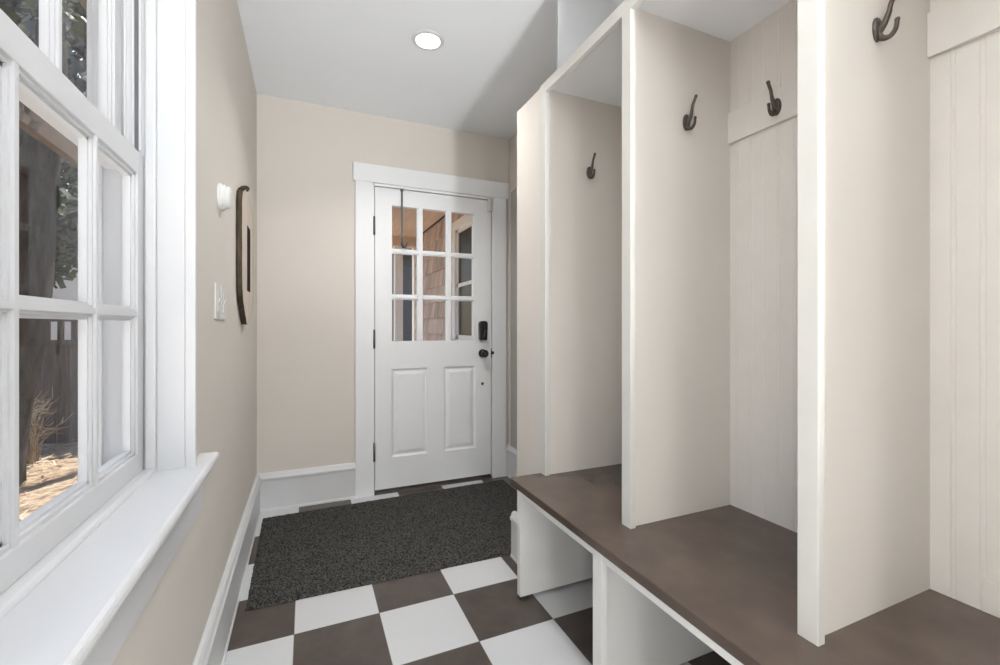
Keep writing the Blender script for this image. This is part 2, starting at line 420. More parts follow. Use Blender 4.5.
# ------------------------------------------------------------------ back door
d_ = tag(empty('door_1', (0.8815, 1.28, 0.0)), 'white back door with nine small panes above two raised panels', 'door', kind='structure')
DF, DB = 1.262, 1.304
L0, L1, Z0, Z1 = 0.462, 1.301, 0.032, 2.062
gx = [(0.574, 0.748), (0.788, 0.956), (0.997, 1.163)]
gz = [(1.027, 1.311), (1.347, 1.624), (1.658, 1.950)]
px_ = [(0.572, 0.822), (0.940, 1.180)]; pz = (0.240, 0.840)
m = MB()
m.box(L0, gx[0][0], DF, DB, Z0, Z1).box(gx[2][1], L1, DF, DB, pz[1], Z1).box(px_[1][1], L1, DF, DB, Z0, pz[1])
m.box(gx[0][0], gx[2][1], DF, DB, gz[2][1], Z1)
m.box(gx[0][0], gx[2][1], DF, DB, pz[1], gz[0][0])
m.box(gx[0][0], px_[1][1], DF, DB, Z0, pz[0])
m.box(gx[0][0], px_[0][0], DF, DB, pz[0], pz[1])
m.box(px_[0][1], px_[1][0], DF, DB, pz[0], pz[1])
leaf = m.build('door_leaf', M['door'], d_)
for a, b in px_:
    # bevelled raised field inside a moulded recess
    t_ = bmesh.new()
    rings = [(0.0, DF), (0.010, DF + 0.008), (0.018, DF + 0.009), (0.040, DF + 0.002), (0.044, DF + 0.0015)]
    vr = []
    for ins, y in rings:
        vr.append([t_.verts.new((x, y, z)) for x, z in ((a + ins, pz[0] + ins), (b - ins, pz[0] + ins), (b - ins, pz[1] - ins), (a + ins, pz[1] - ins))])
    for i in range(len(vr) - 1):
        for k in range(4): t_.faces.new((vr[i][k], vr[i][(k + 1) % 4], vr[i + 1][(k + 1) % 4], vr[i + 1][k]))
    t_.faces.new(vr[-1])
    back = [t_.verts.new((x, DB - 0.004, z)) for x, z in ((a, pz[0]), (b, pz[0]), (b, pz[1]), (a, pz[1]))]
    for k in range(4): t_.faces.new((vr[0][k], back[k], back[(k + 1) % 4], vr[0][(k + 1) % 4]))
    t_.faces.new(back)
    m = MB(); m.take(t_); m.build('panel', M['door'], d_)
for a, b in ((gx[0][1], gx[1][0]), (gx[1][1], gx[2][0])):
    m = MB().box(a, b, DF + 0.006, DB - 0.006, gz[0][0], gz[2][1], 0.002).box(a + 0.008, b - 0.008, DF, DB, gz[0][0], gz[2][1], 0.002)
    m.build('muntin', M['door'], leaf)
for a, b in ((gz[0][1], gz[1][0]), (gz[1][1], gz[2][0])):
    m = MB().box(gx[0][0], gx[2][1], DF + 0.006, DB - 0.006, a, b, 0.002).box(gx[0][0], gx[2][1], DF + 0.0003, DB, a + 0.008, b - 0.008, 0.002)
    m.build('muntin', M['door'], leaf)
for a, b in gx:
    for c, e in gz:
        MB().box(a - 0.006, b + 0.006, 1.2815, 1.2845, c - 0.006, e + 0.006).build('pane', M['glass'], leaf)
for z in (1.80, 1.043, 0.288):
    m = MB().tube([(0.4565, 1.255, z - 0.056), (0.4565, 1.255, z + 0.056)], 0.0075, 14)
    for e in (-0.06, 0.06): m.lathe([(0.001, -0.005), (0.006, -0.003), (0.0065, 0), (0.005, 0.003), (0.001, 0.005)], (0.4565, 1.255, z + e), (0, 0, 1), 14)
    m.build('hinge', M['steel'], d_)
# keypad deadbolt: tapered black body
kp = [(1.205, 1.025), (1.200, 1.033), (1.198, 1.15), (1.206, 1.163), (1.222, 1.168), (1.245, 1.168), (1.258, 1.163), (1.263, 1.15), (1.259, 1.033), (1.252, 1.025)]
m = MB().prism([(x, z) for x, z in kp], 'y', DF - 0.034, DF, 0.004)
kb = m.build('keypad_deadbolt', M['black'], d_)
m = MB().prism([(1.226, 1.052), (1.234, 1.050), (1.244, 1.10), (1.237, 1.103)], 'y', DF - 0.046, DF - 0.033, 0.002); m.build('thumb_turn', M['steel'], kb)
m = MB().lathe([(0.031, 0), (0.031, 0.006), (0.026, 0.011), (0.012, 0.014), (0.011, 0.030), (0.018, 0.036), (0.0265, 0.046), (0.0275, 0.056), (0.023, 0.064), (0.012, 0.067), (0.009, 0.064)], (1.232, DF, 0.930), (0, -1, 0), 36)
kn = m.build('door_knob', M['black'], d_)
MB().lathe([(0.0085, 0), (0.0085, 0.004), (0.001, 0.0045)], (1.232, DF - 0.064, 0.930), (0, -1, 0), 20).build('privacy_button', M['steel'], kn)
m = MB().box(1.300, 1.306, DF - 0.004, DF + 0.004, 0.897, 0.967, 0.001).lathe([(0.012, 0), (0.012, 0.006), (0.006, 0.010), (0.001, 0.0105)], (1.309, DF - 0.006, 0.932), (0, -1, 0), 18)
m.build('strike_plate', M['black'], d_)
MB().lathe([(0.0105, -0.002), (0.0105, 0.0025), (0.0075, 0.0045), (0.001, 0.0045)], (1.232, DF, 0.706), (0, -1, 0), 24).build('bolt_plug', M['black'], d_)
MB().box(L0 + 0.002, L1 - 0.002, DF + 0.006, DB, 0.012, 0.033).build('door_sweep', M['threshold'], d_)
th = [(1.256, 0.0), (1.262, 0.010), (1.275, 0.016), (1.40, 0.016), (1.42, 0.0)]
MB().prism([(y, z) for y, z in th], 'x', DX0, DX1).build('threshold', M['threshold'], d_)
# jambs and casing
m = MB().box(DX0 - 0.002, 0.4575, 1.256, WF + 0.14, 0, DZ1, 0.001).box(1.3065, DX1 + 0.002, 1.256, WF + 0.14, 0, DZ1, 0.001).box(DX0, DX1, 1.256, WF + 0.14, 2.068, DZ1, 0.001)
m.box(0.4575, 0.470, DB + 0.001, DB + 0.03, 0.016, 2.068).box(1.294, 1.3065, DB + 0.001, DB + 0.03, 0.016, 2.068).box(0.4575, 1.3065, DB + 0.001, DB + 0.03, 2.055, 2.068)
m.build('jamb', M['door'], d_)
box_obj('casing', M['door'], (0.336, 0.4495, 1.252, WF, 0, 2.088), d_, 0.0015)
box_obj('casing', M['door'], (1.3135, 1.421, 1.252, WF, 0, 2.088), d_, 0.0015)
box_obj('head_casing', M['door'], (0.322, 1.440, 1.247, WF, 2.086, 2.205), d_, 0.002)

sn = tag(empty('contact_sensor', (1.284, 1.255, 1.985)), 'small white contact sensor block at the top corner of the back door', 'sensor')
box_obj('housing', M['plastic'], (1.268, 1.296, 1.236, DF, 1.978, 2.076), sn, 0.003)
box_obj('magnet', M['plastic'], (1.299, 1.3085, 1.240, 1.256, 1.985, 2.060), sn, 0.002)

rod = tag(empty('hanging_rod', (0.640, 1.25, 1.66)), 'thin dark metal rod with a hooked foot hanging over the upper left door panes', 'rod')
MB().box(0.6335, 0.6465, 1.253, 1.2585, 1.69, 2.064, 0.001).build('shaft', M['steel'], rod)
pts = [(0.640, 1.2555, 1.70), (0.641, 1.250, 1.682), (0.646, 1.240, 1.668), (0.655, 1.232, 1.668), (0.663, 1.230, 1.682), (0.668, 1.229, 1.70)]
MB().tube(pts, [0.008, 0.009, 0.010, 0.009, 0.008, 0.006], 10).build('hook_foot', M['steel'], rod)
MB().box(0.630, 0.650, 1.252, 1.262, 2.05, 2.068, 0.002).build('top_clip', M['steel'], rod)

# ------------------------------------------------------------------ lockers
LX, LXB = 0.983, 1.4445            # front face, beadboard face
BT = 0.485                         # bench top
parts_y = [(-0.120, -0.075, -0.111, -0.090), (-0.668, -0.625, -0.655, -0.635), (-1.232, -1.190, -1.216, -1.197), (-1.800, -1.757, -1.790, -1.770)]
lk = tag(empty('locker_unit', (1.2, -0.8, BT)), 'tall cream open locker unit with three bays standing on the brown bench', 'locker unit')
for s0, s1, p0, p1 in parts_y:
    MB().box(LX, LX + 0.022, s0, s1, BT, 2.139, 0.0015).build('stile', M['cream'], lk, label='pale cream front post')
    m = MB().box(LX + 0.02, LXB, p0, p1, BT, 2.158); m.build('partition', M['locker'], lk)
MB().box(LX - 0.0008, LX + 0.022, -1.80, -0.075, 2.138, 2.182, 0.0015).build('top_rail', M['cream'], lk, label='pale cream rail along the top')
MB().box(LX + 0.02, LXB + 0.006, -1.80, -0.078, 2.157, 2.176).build('top_board', M['locker_top'], lk, label='grey white board closing the top')
# beadboard back
def beadboard(y0, y1, z0, z1):
    pitch = 0.0505; prof = []
    y = y0
    while y < y1:
        for dy, dx in ((0.0, 0.0), (0.0012, 0.0009), (0.0022, 0.0), (0.006, -0.0004), (0.0098, 0.0), (0.0108, 0.0009), (0.012, 0.0)):
            if y + dy < y1: prof.append((LXB + dx, y + dy))
        y += pitch
    prof.append((LXB, y1)); prof += [(LXB + 0.0075, y1), (LXB + 0.0075, y0)]
    return MB().prism(prof, 'z', z0, z1)
for k in range(3):
    y1 = parts_y[k][2]; y0 = parts_y[k + 1][3]
    beadboard(y0, y1, BT, 2.158).build('back_panel', M['bead'], lk)
    MB().box(1.4315, LXB + 0.001, y0, y1, 1.785, 1.895, 0.001).build('hook_rail', M['bead'], lk)
# locker end block at the far end, a separate piece with its skirting
MB().box(LX + 0.002, WR, -0.0745, 0.163, 0.0, 2.176, 0.001).build('locker_end_block', M['locker'], kind='structure')
Pq = base_profile(0.024, 0.222)
MB().prism([(LX + 0.002 - d, z) for d, z in Pq], 'y', -0.0745, 0.180).build('end_block_baseboard', M['trim'], kind='structure')
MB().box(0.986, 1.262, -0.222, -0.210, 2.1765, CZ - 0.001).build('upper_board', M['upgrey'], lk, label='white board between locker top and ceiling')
MB().box(LXB - 0.004, LXB + 0.001, -1.46, -1.309, BT + 0.001, 0.556, 0.001).build('patch_plate', M['bead'], lk)

# bench
bb = tag(empty('storage_bench', (1.1, -0.9, 0)), 'long white storage bench with glossy brown top and open cubbies under the lockers', 'bench')
bt = MB()
bt.prism([(0.838, 0.457), (0.840, 0.4545), (WR - 0.002, 0.4545), (WR - 0.002, BT), (0.8405, BT), (0.838, 0.4825)], 'y', -1.85, -0.0765)
bt.build('bench_top', M['bench'], bb, label='glossy dark brown top')
bw = M['benchwhite']
MB().box(0.849, 1.44, -0.149, -0.121, 0.012, 0.4543, 0.001).build('end_panel', bw, bb)
MB().box(0.8505, 0.885, -0.147, -0.123, 0.0, 0.012).build('foot', M['threshold'], bb, label='dark foot pad')
MB().box(0.850, 0.868, -1.85, -0.122, 0.4265, 0.4544, 0.001).build('front_rail', bw, bb)
for s0, s1, p0, p1 in ((-0.700, -0.655, -0.676, -0.656), (-1.250, -1.205, -1.226, -1.206)):
    MB().box(0.8485, 0.869, s0, s1, 0.0, 0.4543, 0.001).build('stile', bw, bb)
    MB().box(0.868, 1.375, p0, p1, 0.002, 0.4543).build('divider', bw, bb)
MB().box(0.849, 1.44, -1.83, -1.80, 0.0, 0.4543, 0.001).build('end_panel', bw, bb)

# coat hooks -------------------------------------------------------------
def coat_hook(label):
    r = empty('coat_hook', (0, 0, 0)); tag(r, label, 'coat hook', 'bronze coat hooks in the lockers')
    # local frame: +x out of the wall, y sideways, z up; origin at the middle of the plate
    t_ = bmesh.new(); n = 28; prev = None
    rings = []
    for sc, hgt in ((1.0, 0.0), (1.0, 0.003), (0.86, 0.0065), (0.5, 0.0085)):
        rings.append([t_.verts.new((hgt, 0.0155 * sc * math.cos(a), 0.0275 * sc * math.sin(a))) for a in [k * 2 * math.pi / n for k in range(n)]])
    for i in range(3):
        for k in range(n): t_.faces.new((rings[i][k], rings[i][(k + 1) % n], rings[i + 1][(k + 1) % n], rings[i + 1][k]))
    t_.faces.new(rings[0]); t_.faces.new(rings[-1])
    m = MB(); m.take(t_); m.build('back_plate', M['bronze'], r)
    def curve(ps, k=10):
        out = []
        for i in range(len(ps) - 1):
            p0, p1, p2, p3 = ps[max(i - 1, 0)], ps[i], ps[i + 1], ps[min(i + 2, len(ps) - 1)]
            for j in range(k):
                u = j / k
                out.append(tuple(0.5 * ((2 * b) + (c - a) * u + (2 * a - 5 * b + 4 * c - d) * u * u + (3 * b - a - 3 * c + d) * u ** 3) for a, b, c, d in zip(p0, p1, p2, p3)))
        out.append(ps[-1]); return out
    up = curve([(0.003, 0, -0.008), (0.015, 0, 0.006), (0.0235, 0, 0.024), (0.029, 0, 0.045), (0.041, 0, 0.067)])
    m = MB().tube(up, [0.0085 - 0.0036 * min(1, i / (len(up) * 0.6)) for i in range(len(up))], 12)
    m.lathe([(0.0005, -0.0062), (0.0045, -0.0045), (0.006, 0), (0.0045, 0.0045), (0.0005, 0.0062)], (0.042, 0, 0.070), (0.5, 0, 0.85), 16)
    m.build('upper_prong', M['bronze'], r)
    lo = curve([(0.004, 0, -0.010), (0.012, 0, -0.024), (0.026, 0, -0.028), (0.036, 0, -0.018), (0.039, 0, -0.002)])
    m = MB().tube(lo, [0.0068 - 0.0026 * i / len(lo) for i in range(len(lo))], 12)
    m.lathe([(0.0005, -0.0055), (0.004, -0.004), (0.0053, 0), (0.004, 0.004), (0.0005, 0.0055)], (0.0392, 0, 0.0), (0.1, 0, 1), 16)
    m.build('lower_prong', M['bronze'], r)
    return r
def copy_tree(o, parent=None):
    c = o.copy(); C.objects.link(c); c.parent = parent
    for ch in [x for x in S.objects if x.parent == o]: copy_tree(ch, c)
    return c
hk = coat_hook('bronze coat hook on the partition of the farthest locker bay')
hk.location = (1.216, -0.111, 1.824); hk.rotation_euler = (0, 0, -R(90))
for loc, rz, lab in (((1.232, -0.655, 1.826), -90, 'bronze coat hook on the partition of the middle locker bay'),
                     ((1.4315, -0.838, 1.836), 180, 'bronze coat hook on the back rail of the middle locker bay'),
                     ((1.216, -1.216, 1.795), -90, 'bronze coat hook high on the nearest partition, its tip cut by the photo edge')):
    c = copy_tree(hk); c.location = loc; c.rotation_euler = (0, 0, R(rz)); c['label'] = lab

# ------------------------------------------------------------------ small wall things
cl = tag(empty('ceiling_light', (0.594, 0.366, CZ - 0.006)), 'round recessed white ceiling light glowing near the back door', 'ceiling light')
MB().lathe([(0.058, 0.0005), (0.058, -0.004), (0.061, -0.0065), (0.074, -0.005), (0.079, -0.001), (0.079, 0.0005)], (0.594, 0.366, CZ), (0, 0, 1), 48).build('trim_ring', M['plastic'], cl)
MB().lathe([(0.0005, -0.0062), (0.030, -0.006), (0.054, -0.005), (0.057, -0.0042), (0.057, -0.001), (0.0005, -0.001)], (0.594, 0.366, CZ), (0, 0, 1), 48).build('lens', M['lens'], cl, label='glowing lens')
lamp('ceiling_light_beam', 'AREA', (0.594, 0.366, CZ - 0.02), 7.0, (1.0, 0.98, 0.95), target=(0.594, 0.366, 0), shape='DISK', size=0.11, spread=R(125))

sr = tag(empty('round_chime', (WL, 0.02, 1.50)), 'round stepped white alarm sounder on the left wall above the switches', 'alarm')
MB().lathe([(0.048, 0), (0.048, 0.009), (0.046, 0.011)], (WL, 0.008, 1.578), (1, 0, 0), 48).build('base_plate', M['plastic'], sr)
MB().lathe([(0.043, 0.011), (0.043, 0.019), (0.041, 0.021)], (WL, 0.008, 1.578), (1, 0, 0), 48).build('ring', M['plastic'], sr)
MB().lathe([(0.038, 0.021), (0.038, 0.027), (0.036, 0.033), (0.029, 0.037), (0.015, 0.039), (0.0005, 0.0395)], (WL, 0.008, 1.578), (1, 0, 0), 48).build('cover', M['plastic'], sr)

def switch(y, label):
    r = tag(empty('switch_plate', (WL, y, 1.155)), label, 'light switch', 'switch plates on the left wall')
    MB().box(WL, WL + 0.006, y - 0.048, y + 0.048, 1.153, 1.272, 0.002).build('plate', M['plastic'], r)
    MB().box(WL + 0.004, WL + 0.0075, y - 0.018, y + 0.018, 1.178, 1.247, 0.0012).build('rocker', M['plastic'], r)
    m = MB().prism([(WL + 0.006, 1.203), (WL + 0.0135, 1.220), (WL + 0.014, 1.226), (WL + 0.006, 1.222)], 'y', y - 0.006, y + 0.006, 0.001); m.build('toggle', M['plastic'], r)
    for z in (1.168, 1.257): MB().lathe([(0.0035, 0.005), (0.0035, 0.0065), (0.001, 0.007)], (WL, y, z), (1, 0, 0), 12).build('screw', M['greyplastic'], r)
switch(-0.045, 'white switch plate nearer the window, under the round alarm sounder')
switch(0.062, 'white switch plate nearer the wooden slab, under the round alarm sounder')

# live-edge slab with dark mirror inset
sl = tag(empty('wooden_slab_plaque', (WL, 0.64, 1.13)), 'pale live-edge wooden slab with dark bark edge and dark inset on the left wall', 'wall decoration')
near = [(0.470, 1.735), (0.420, 1.718), (0.392, 1.665), (0.388, 1.56), (0.396, 1.47), (0.390, 1.40), (0.396, 1.30), (0.430, 1.235), (0.500, 1.178), (0.560, 1.135)]
fary = [(0.640, 1.150), (0.76, 1.19), (0.840, 1.24), (0.862, 1.36), (0.850, 1.52), (0.868, 1.66), (0.80, 1.722), (0.66, 1.740)]
outl = near + fary
hole = [(0.580, 1.295), (0.722, 1.295), (0.722, 1.605), (0.580, 1.605)]
# face with a real opening, as a ring of quads between outline and hole
def on_hole(p):
    cy_, cz_ = 0.651, 1.45; dy, dz = p[0] - cy_, p[1] - cz_
    k = min(0.074 / abs(dy) if abs(dy) > 1e-6 else 9e9, 0.155 / abs(dz) if abs(dz) > 1e-6 else 9e9)
    return (cy_ + dy * k, cz_ + dz * k)
dense = []
for i in range(len(outl)):
    a, b = outl[i], outl[(i + 1) % len(outl)]
    for j in range(4):
        u = j / 4; dense.append((a[0] + (b[0] - a[0]) * u + rnd.uniform(-.003, .003), a[1] + (b[1] - a[1]) * u + rnd.uniform(-.003, .003)))
t_ = bmesh.new(); XF, XBk = WL + 0.023, WL + 0.002
fo = [t_.verts.new((XF, p[0] + (0.010 if p[0] < .6 else -.006), p[1])) for p in dense]
fi = [t_.verts.new((XF, *on_hole(p))) for p in dense]
bi = [t_.verts.new((XF - 0.002, *on_hole(p))) for p in dense]
n = len(dense)
for i in range(n):
    k = (i + 1) % n
    t_.faces.new((fo[i], fo[k], fi[k], fi[i])); t_.faces.new((fi[i], fi[k], bi[k], bi[i]))
m = MB(); m.take(t_); m.build('slab', M['slab'], sl)
t_ = bmesh.new()
r0 = [t_.verts.new((XBk, p[0], p[1])) for p in dense]
r1 = [t_.verts.new((XBk + 0.013, p[0] + rnd.uniform(-.003, .003) + (0.0 if p[0] < .6 else 0.004), p[1])) for p in dense]
r2 = [t_.verts.new((XF + 0.0004, p[0] + (0.010 if p[0] < .6 else -.006), p[1])) for p in dense]
for ra, rb in ((r0, r1), (r1, r2)):
    for i in range(n):
        k = (i + 1) % n; t_.faces.new((ra[i], ra[k], rb[k], rb[i]))
t_.faces.new(r0)
m = MB(); m.take(t_, True); m.build('bark_edge', M['bark'], sl, label='dark bark edge')
MB().box(XF - 0.012, XF - 0.0015, 0.574, 0.728, 1.289, 1.611).build('inset', M['inset'], sl, label='dark rectangular inset')
pts = [(WL + 0.004, 0.47, 1.73), (WL + 0.02, 0.465, 1.742), (WL + 0.03, 0.475, 1.748), (WL + 0.034, 0.50, 1.752), (WL + 0.030, 0.515, 1.745)]
MB().tube(pts, [0.010, 0.011, 0.009, 0.008, 0.006], 10).build('bark_knot', M['bark'], sl)

wp = tag(empty('tall_wall_panel', (WR, 0.9, 0.24)), 'tall narrow grey panel on the right wall beside the back door, mostly hidden', 'wall panel')
MB().box(WR - 0.012, WR, 0.62, 1.222, 0.236, 2.132, 0.002).build('panel_face', M['panelgrey'], wp)
m = MB().box(WR - 0.018, WR, 1.217, 1.234, 0.236, 2.14, 0.002).box(WR - 0.018, WR, 0.605, 0.622, 0.236, 2.14, 0.002).box(WR - 0.018, WR, 0.605, 1.234, 2.13, 2.147, 0.002)
m.build('edge_frame', M['wall'], wp)

# rug --------------------------------------------------------------------
def rug():
    cn = [(-0.192, 1.150), (-0.180, 0.222), (1.345, 0.190), (1.366, 1.190)]
    nx, ny = 150, 96; t_ = bmesh.new(); V = []
    def at(u, v):
        a = Vector(cn[1]).lerp(Vector(cn[2]), u); b = Vector(cn[0]).lerp(Vector(cn[3]), u); return a.lerp(b, v)
    for j in range(ny + 1):
        row = []
        for i in range(nx + 1):
            p = at(i / nx, j / ny); e = i in (0, nx) or j in (0, ny)
            row.append(t_.verts.new((p.x + (rnd.uniform(-.0025, .0025) if e else 0), p.y + (rnd.uniform(-.0025, .0025) if e else 0), 0.002 if e else 0.0075 + rnd.uniform(-.0012, .0012))))
        V.append(row)
    for j in range(ny):
        for i in range(nx): t_.faces.new((V[j][i], V[j][i + 1], V[j + 1][i + 1], V[j + 1][i]))
    bt_ = [t_.verts.new((*at(u, v), 0.0006)) for u, v in ((0, 0), (1, 0), (1, 1), (0, 1))]
    t_.faces.new(bt_[::-1])
    m = MB(); m.take(t_, True); return m.build('floor_rug', M['rug'])
o = recentre(rug()); tag(o, 'large charcoal flecked rug on the checkered floor before the back door', 'rug')

# ------------------------------------------------------------------ outdoors
GZ = -0.40
box_obj('ground', M['straw'], (-30, 30, -20, 40, GZ - 0.3, GZ), kind='structure')
# loose straw over the mulch under the window
m = MB()
for i in range(5200):
    x, y = rnd.uniform(-4.6, -0.9), rnd.uniform(0.2, 5.7)
    a = rnd.gauss(0.5, 0.7); l = rnd.uniform(0.05, 0.16); wd = rnd.uniform(0.003, 0.008); tl = rnd.uniform(-.25, .35)
    d = Vector((math.cos(a), math.sin(a), tl)); s_ = Vector((-math.sin(a), math.cos(a), rnd.uniform(-.4, .4)))
    m.quad((x, y, GZ + rnd.uniform(0.004, 0.05)), d * l / 2, s_ * wd)
o = m.build('loose_straw', M['strawbit']); tag(o, 'pale straw scattered over the sunlit ground outside the window', 'straw', kind='stuff')

# fence
fy = 5.8
fn = tag(empty('garden_fence', (-4.5, fy, GZ)), 'weathered dark wooden fence with open slots along its top behind the tree', 'fence')
x = -9.0; m = MB(); k = 0
while x < -0.9:
    wd = 0.135; m.box(x, x + wd - 0.006, fy, fy + 0.022, GZ, 0.93 + 0.0, 0.003); x += wd
m.build('board_panel', M['fence'], fn)
m = MB(); x = -9.0
while x < -0.9:
    m.box(x, x + 0.065, fy, fy + 0.022, 0.93, 1.20, 0.002); x += 0.135
m.build('slot_screen', M['fence'], fn)
MB().box(-9.0, -0.9, fy - 0.03, fy + 0.05, 1.19, 1.235, 0.004).build('cap_rail', M['fence'], fn)
MB().box(-9.0, -0.9, fy - 0.025, fy + 0.035, 0.88, 0.95, 0.004).build('mid_rail', M['fence'], fn)
for x in (-8.0, -6.1, -4.2, -2.45): MB().box(x, x + 0.1, fy + 0.022, fy + 0.12, GZ, 1.30, 0.006).build('post', M['fence'], fn)

def foliage(m, c, r, n, size, squash=1.0):
    for i in range(n):
        d = Vector((rnd.gauss(0, 1), rnd.gauss(0, 1), rnd.gauss(0, 1))).normalized() * (rnd.random() ** 0.45)
        p = Vector(c) + Vector((d.x * r, d.y * r, d.z * r * squash))
        u = Vector((rnd.gauss(0, 1), rnd.gauss(0, 1), rnd.gauss(0, .7))).normalized(); v = u.orthogonal().normalized()
        s_ = size * rnd.uniform(0.5, 1.2)
        m.quad(p, u * s_, v * s_ * 0.42)

# leaning tree just outside
tr = tag(empty('leaning_tree', (-2.6, 3.93, GZ)), 'dark leaning tree trunk with leafy boughs just outside the window', 'tree')
pts = [(-2.70, 3.96, GZ - 0.05), (-2.64, 3.94, -0.1), (-2.54, 3.90, 0.5), (-2.44, 3.87, 1.0), (-2.37, 3.84, 1.5), (-2.32, 3.82, 2.0), (-2.27, 3.79, 2.6), (-2.15, 3.7, 3.4), (-2.1, 3.6, 4.6)]
m = MB().tube(pts, [0.25, 0.20, 0.185, 0.18, 0.17, 0.155, 0.14, 0.12, 0.07], 20)
m.tube([(-2.40, 3.86, 1.1), (-2.75, 3.95, 1.7), (-3.2, 4.0, 2.6), (-3.5, 4.0, 3.6)], [0.10, 0.085, 0.07, 0.03], 12)
m.tube([(-2.32, 3.82, 1.9), (-2.24, 4.0, 2.15), (-2.05, 4.3, 2.4)], [0.05, 0.035, 0.015], 8)
m.build('trunk', M['trunk'], tr)
m = MB()
for c, r, n_, sq in (((-2.36, 4.5, 2.16), 0.46, 620, .9), ((-2.42, 4.3, 1.75), 0.26, 200, .9), ((-2.2, 3.3, 4.4), 0.9, 1000, .8), ((-1.4, 2.9, 4.3), 0.8, 900, .8), ((-2.4, 3.6, 5.4), 1.1, 1300, .7)):
    foliage(m, c, r, n_, 0.055, sq)
o = m.build('leaves', M['leaf2'], tr)

bu = tag(empty('bare_shrub', (-2.75, 4.75, GZ)), 'bare shrub of pale arching twigs in front of the fence', 'shrub')
for i in range(85):
    m = MB() if i == 0 else m
    a = rnd.uniform(-1.1, 0.9); sp = rnd.uniform(0.25, 0.6); hh = rnd.uniform(0.3, 0.75)
    b0 = Vector((-2.80 + rnd.uniform(-.12, .12), 4.75 + rnd.uniform(-.1, .1), GZ))
    dirx = Vector((math.sin(a), -0.25 * rnd.random(), 0))
    m.tube([b0, b0 + dirx * sp * .25 + Vector((0, 0, hh * .5)), b0 + dirx * sp * .6 + Vector((0, 0, hh * .85)), b0 + dirx * sp + Vector((0, 0, hh * rnd.uniform(.8, 1.1)))], [0.0045, 0.004, 0.003, 0.002], 5)
    for q in range(3):
        f = rnd.uniform(.35, .95); p = b0 + dirx * sp * f * f + Vector((0, 0, hh * (1 - (1 - f) ** 2)))
        e = p + Vector((rnd.uniform(-.16, .16), rnd.uniform(-.1, .1), rnd.uniform(.02, .14)))
        m.tube([p, (p + e) / 2 + Vector((0, 0, -.01)), e], [0.003, 0.0025, 0.0015], 4)
m.build('twigs', M['twig'], bu)

# white shed beyond the fence
sh = tag(empty('white_shed', (-4.0, 9.4, GZ)), 'white gabled outbuilding beyond the garden fence', 'shed')
MB().prism([(-4.9, GZ), (-3.1, GZ), (-3.1, 1.55), (-4.0, 2.32), (-4.9, 1.55)], 'y', 9.0, 11.5).build('walls', M['outwhite'], sh)
for s_, q in (((-5.08, 1.42), (-4.0, 2.345)), ((-2.92, 1.42), (-4.0, 2.345))):
    MB().prism([s_, q, (q[0], q[1] + 0.09), (s_[0], s_[1] + 0.09)], 'y', 8.85, 11.6).build('roof_slope', M['roofing'], sh)

tree_spots = [(-5.5, 13.4, 7.4, 1.8, 'leaf'), (3.9, 22.5, 7.5, 1.6, 'leaf2'), (-4.3, 7.9, 8.0, 1.5, 'leaf3')]
tree_labels = ['dark tree far beyond the fence and the white outbuilding', 'far tree beyond the blue grey house, glimpsed left of the porch post', 'tall dense tree just behind the fence, its crown filling the upper window sash']
for (x, y, hgt, r, lm), lab in zip(tree_spots, tree_labels):
    tt = tag(empty('garden_tree', (x, y, GZ)), lab, 'tree', 'trees beyond the garden fence')
    MB().tube([(x, y, GZ - 0.05), (x + .1, y, 1.5), (x - .05, y, hgt * 0.6), (x, y, hgt * .9)], [0.22, 0.17, 0.12, 0.04], 12).build('trunk', M['trunk'], tt)
    m = MB()
    near = lm == 'leaf3'
    for q in range(7):
        zc = hgt * (0.34 + 0.62 * q / 6) if not near else 4.9 + 0.55 * q
        foliage(m, (x + rnd.uniform(-.7, .7) * r * .7, y + rnd.uniform(-.7, .7) * r * .5, zc), r * (0.95 - 0.06 * q), 1300 if near else 560, 0.13 if near else 0.12, 0.75)
    m.build('leaves', M[lm], tt)

# eave over the window
ev = tag(empty('roof_eave', (-0.9, -0.5, 2.25)), 'dark brown eave overhanging outside the window', 'eave', kind='structure')
MB().box(-0.72, OUT - 0.001, -5.0, 1.40, 2.42, 2.45).build('soffit_board', M['soffit'], ev)
MB().box(-0.75, -0.72, -5.0, 1.40, 2.36, 2.60, 0.004).build('fascia', M['soffit'], ev)
MB().box(-0.77, 1.62, -5.0, 1.412, 2.70, 2.80).build('roof_deck', M['roofing'], ev)
# timber pergola along the yard side of the house
pg = tag(empty('garden_pergola', (-1.95, 1.7, GZ)), 'dark brown timber pergola beam crossing above the tree trunk outside the window', 'pergola')
for y in (-1.0, 4.4): MB().box(-2.01, -1.89, y - 0.06, y + 0.06, GZ, 2.68, 0.006).build('post', M['soffit'], pg)
MB().box(-1.99, -1.91, -1.5, 4.9, 2.66, 2.90, 0.005).build('beam', M['soffit'], pg)
MB().box(-1.91, -1.87, -1.5, 4.9, 2.63, 2.72, 0.004).build('ledger', M['soffit'], pg)

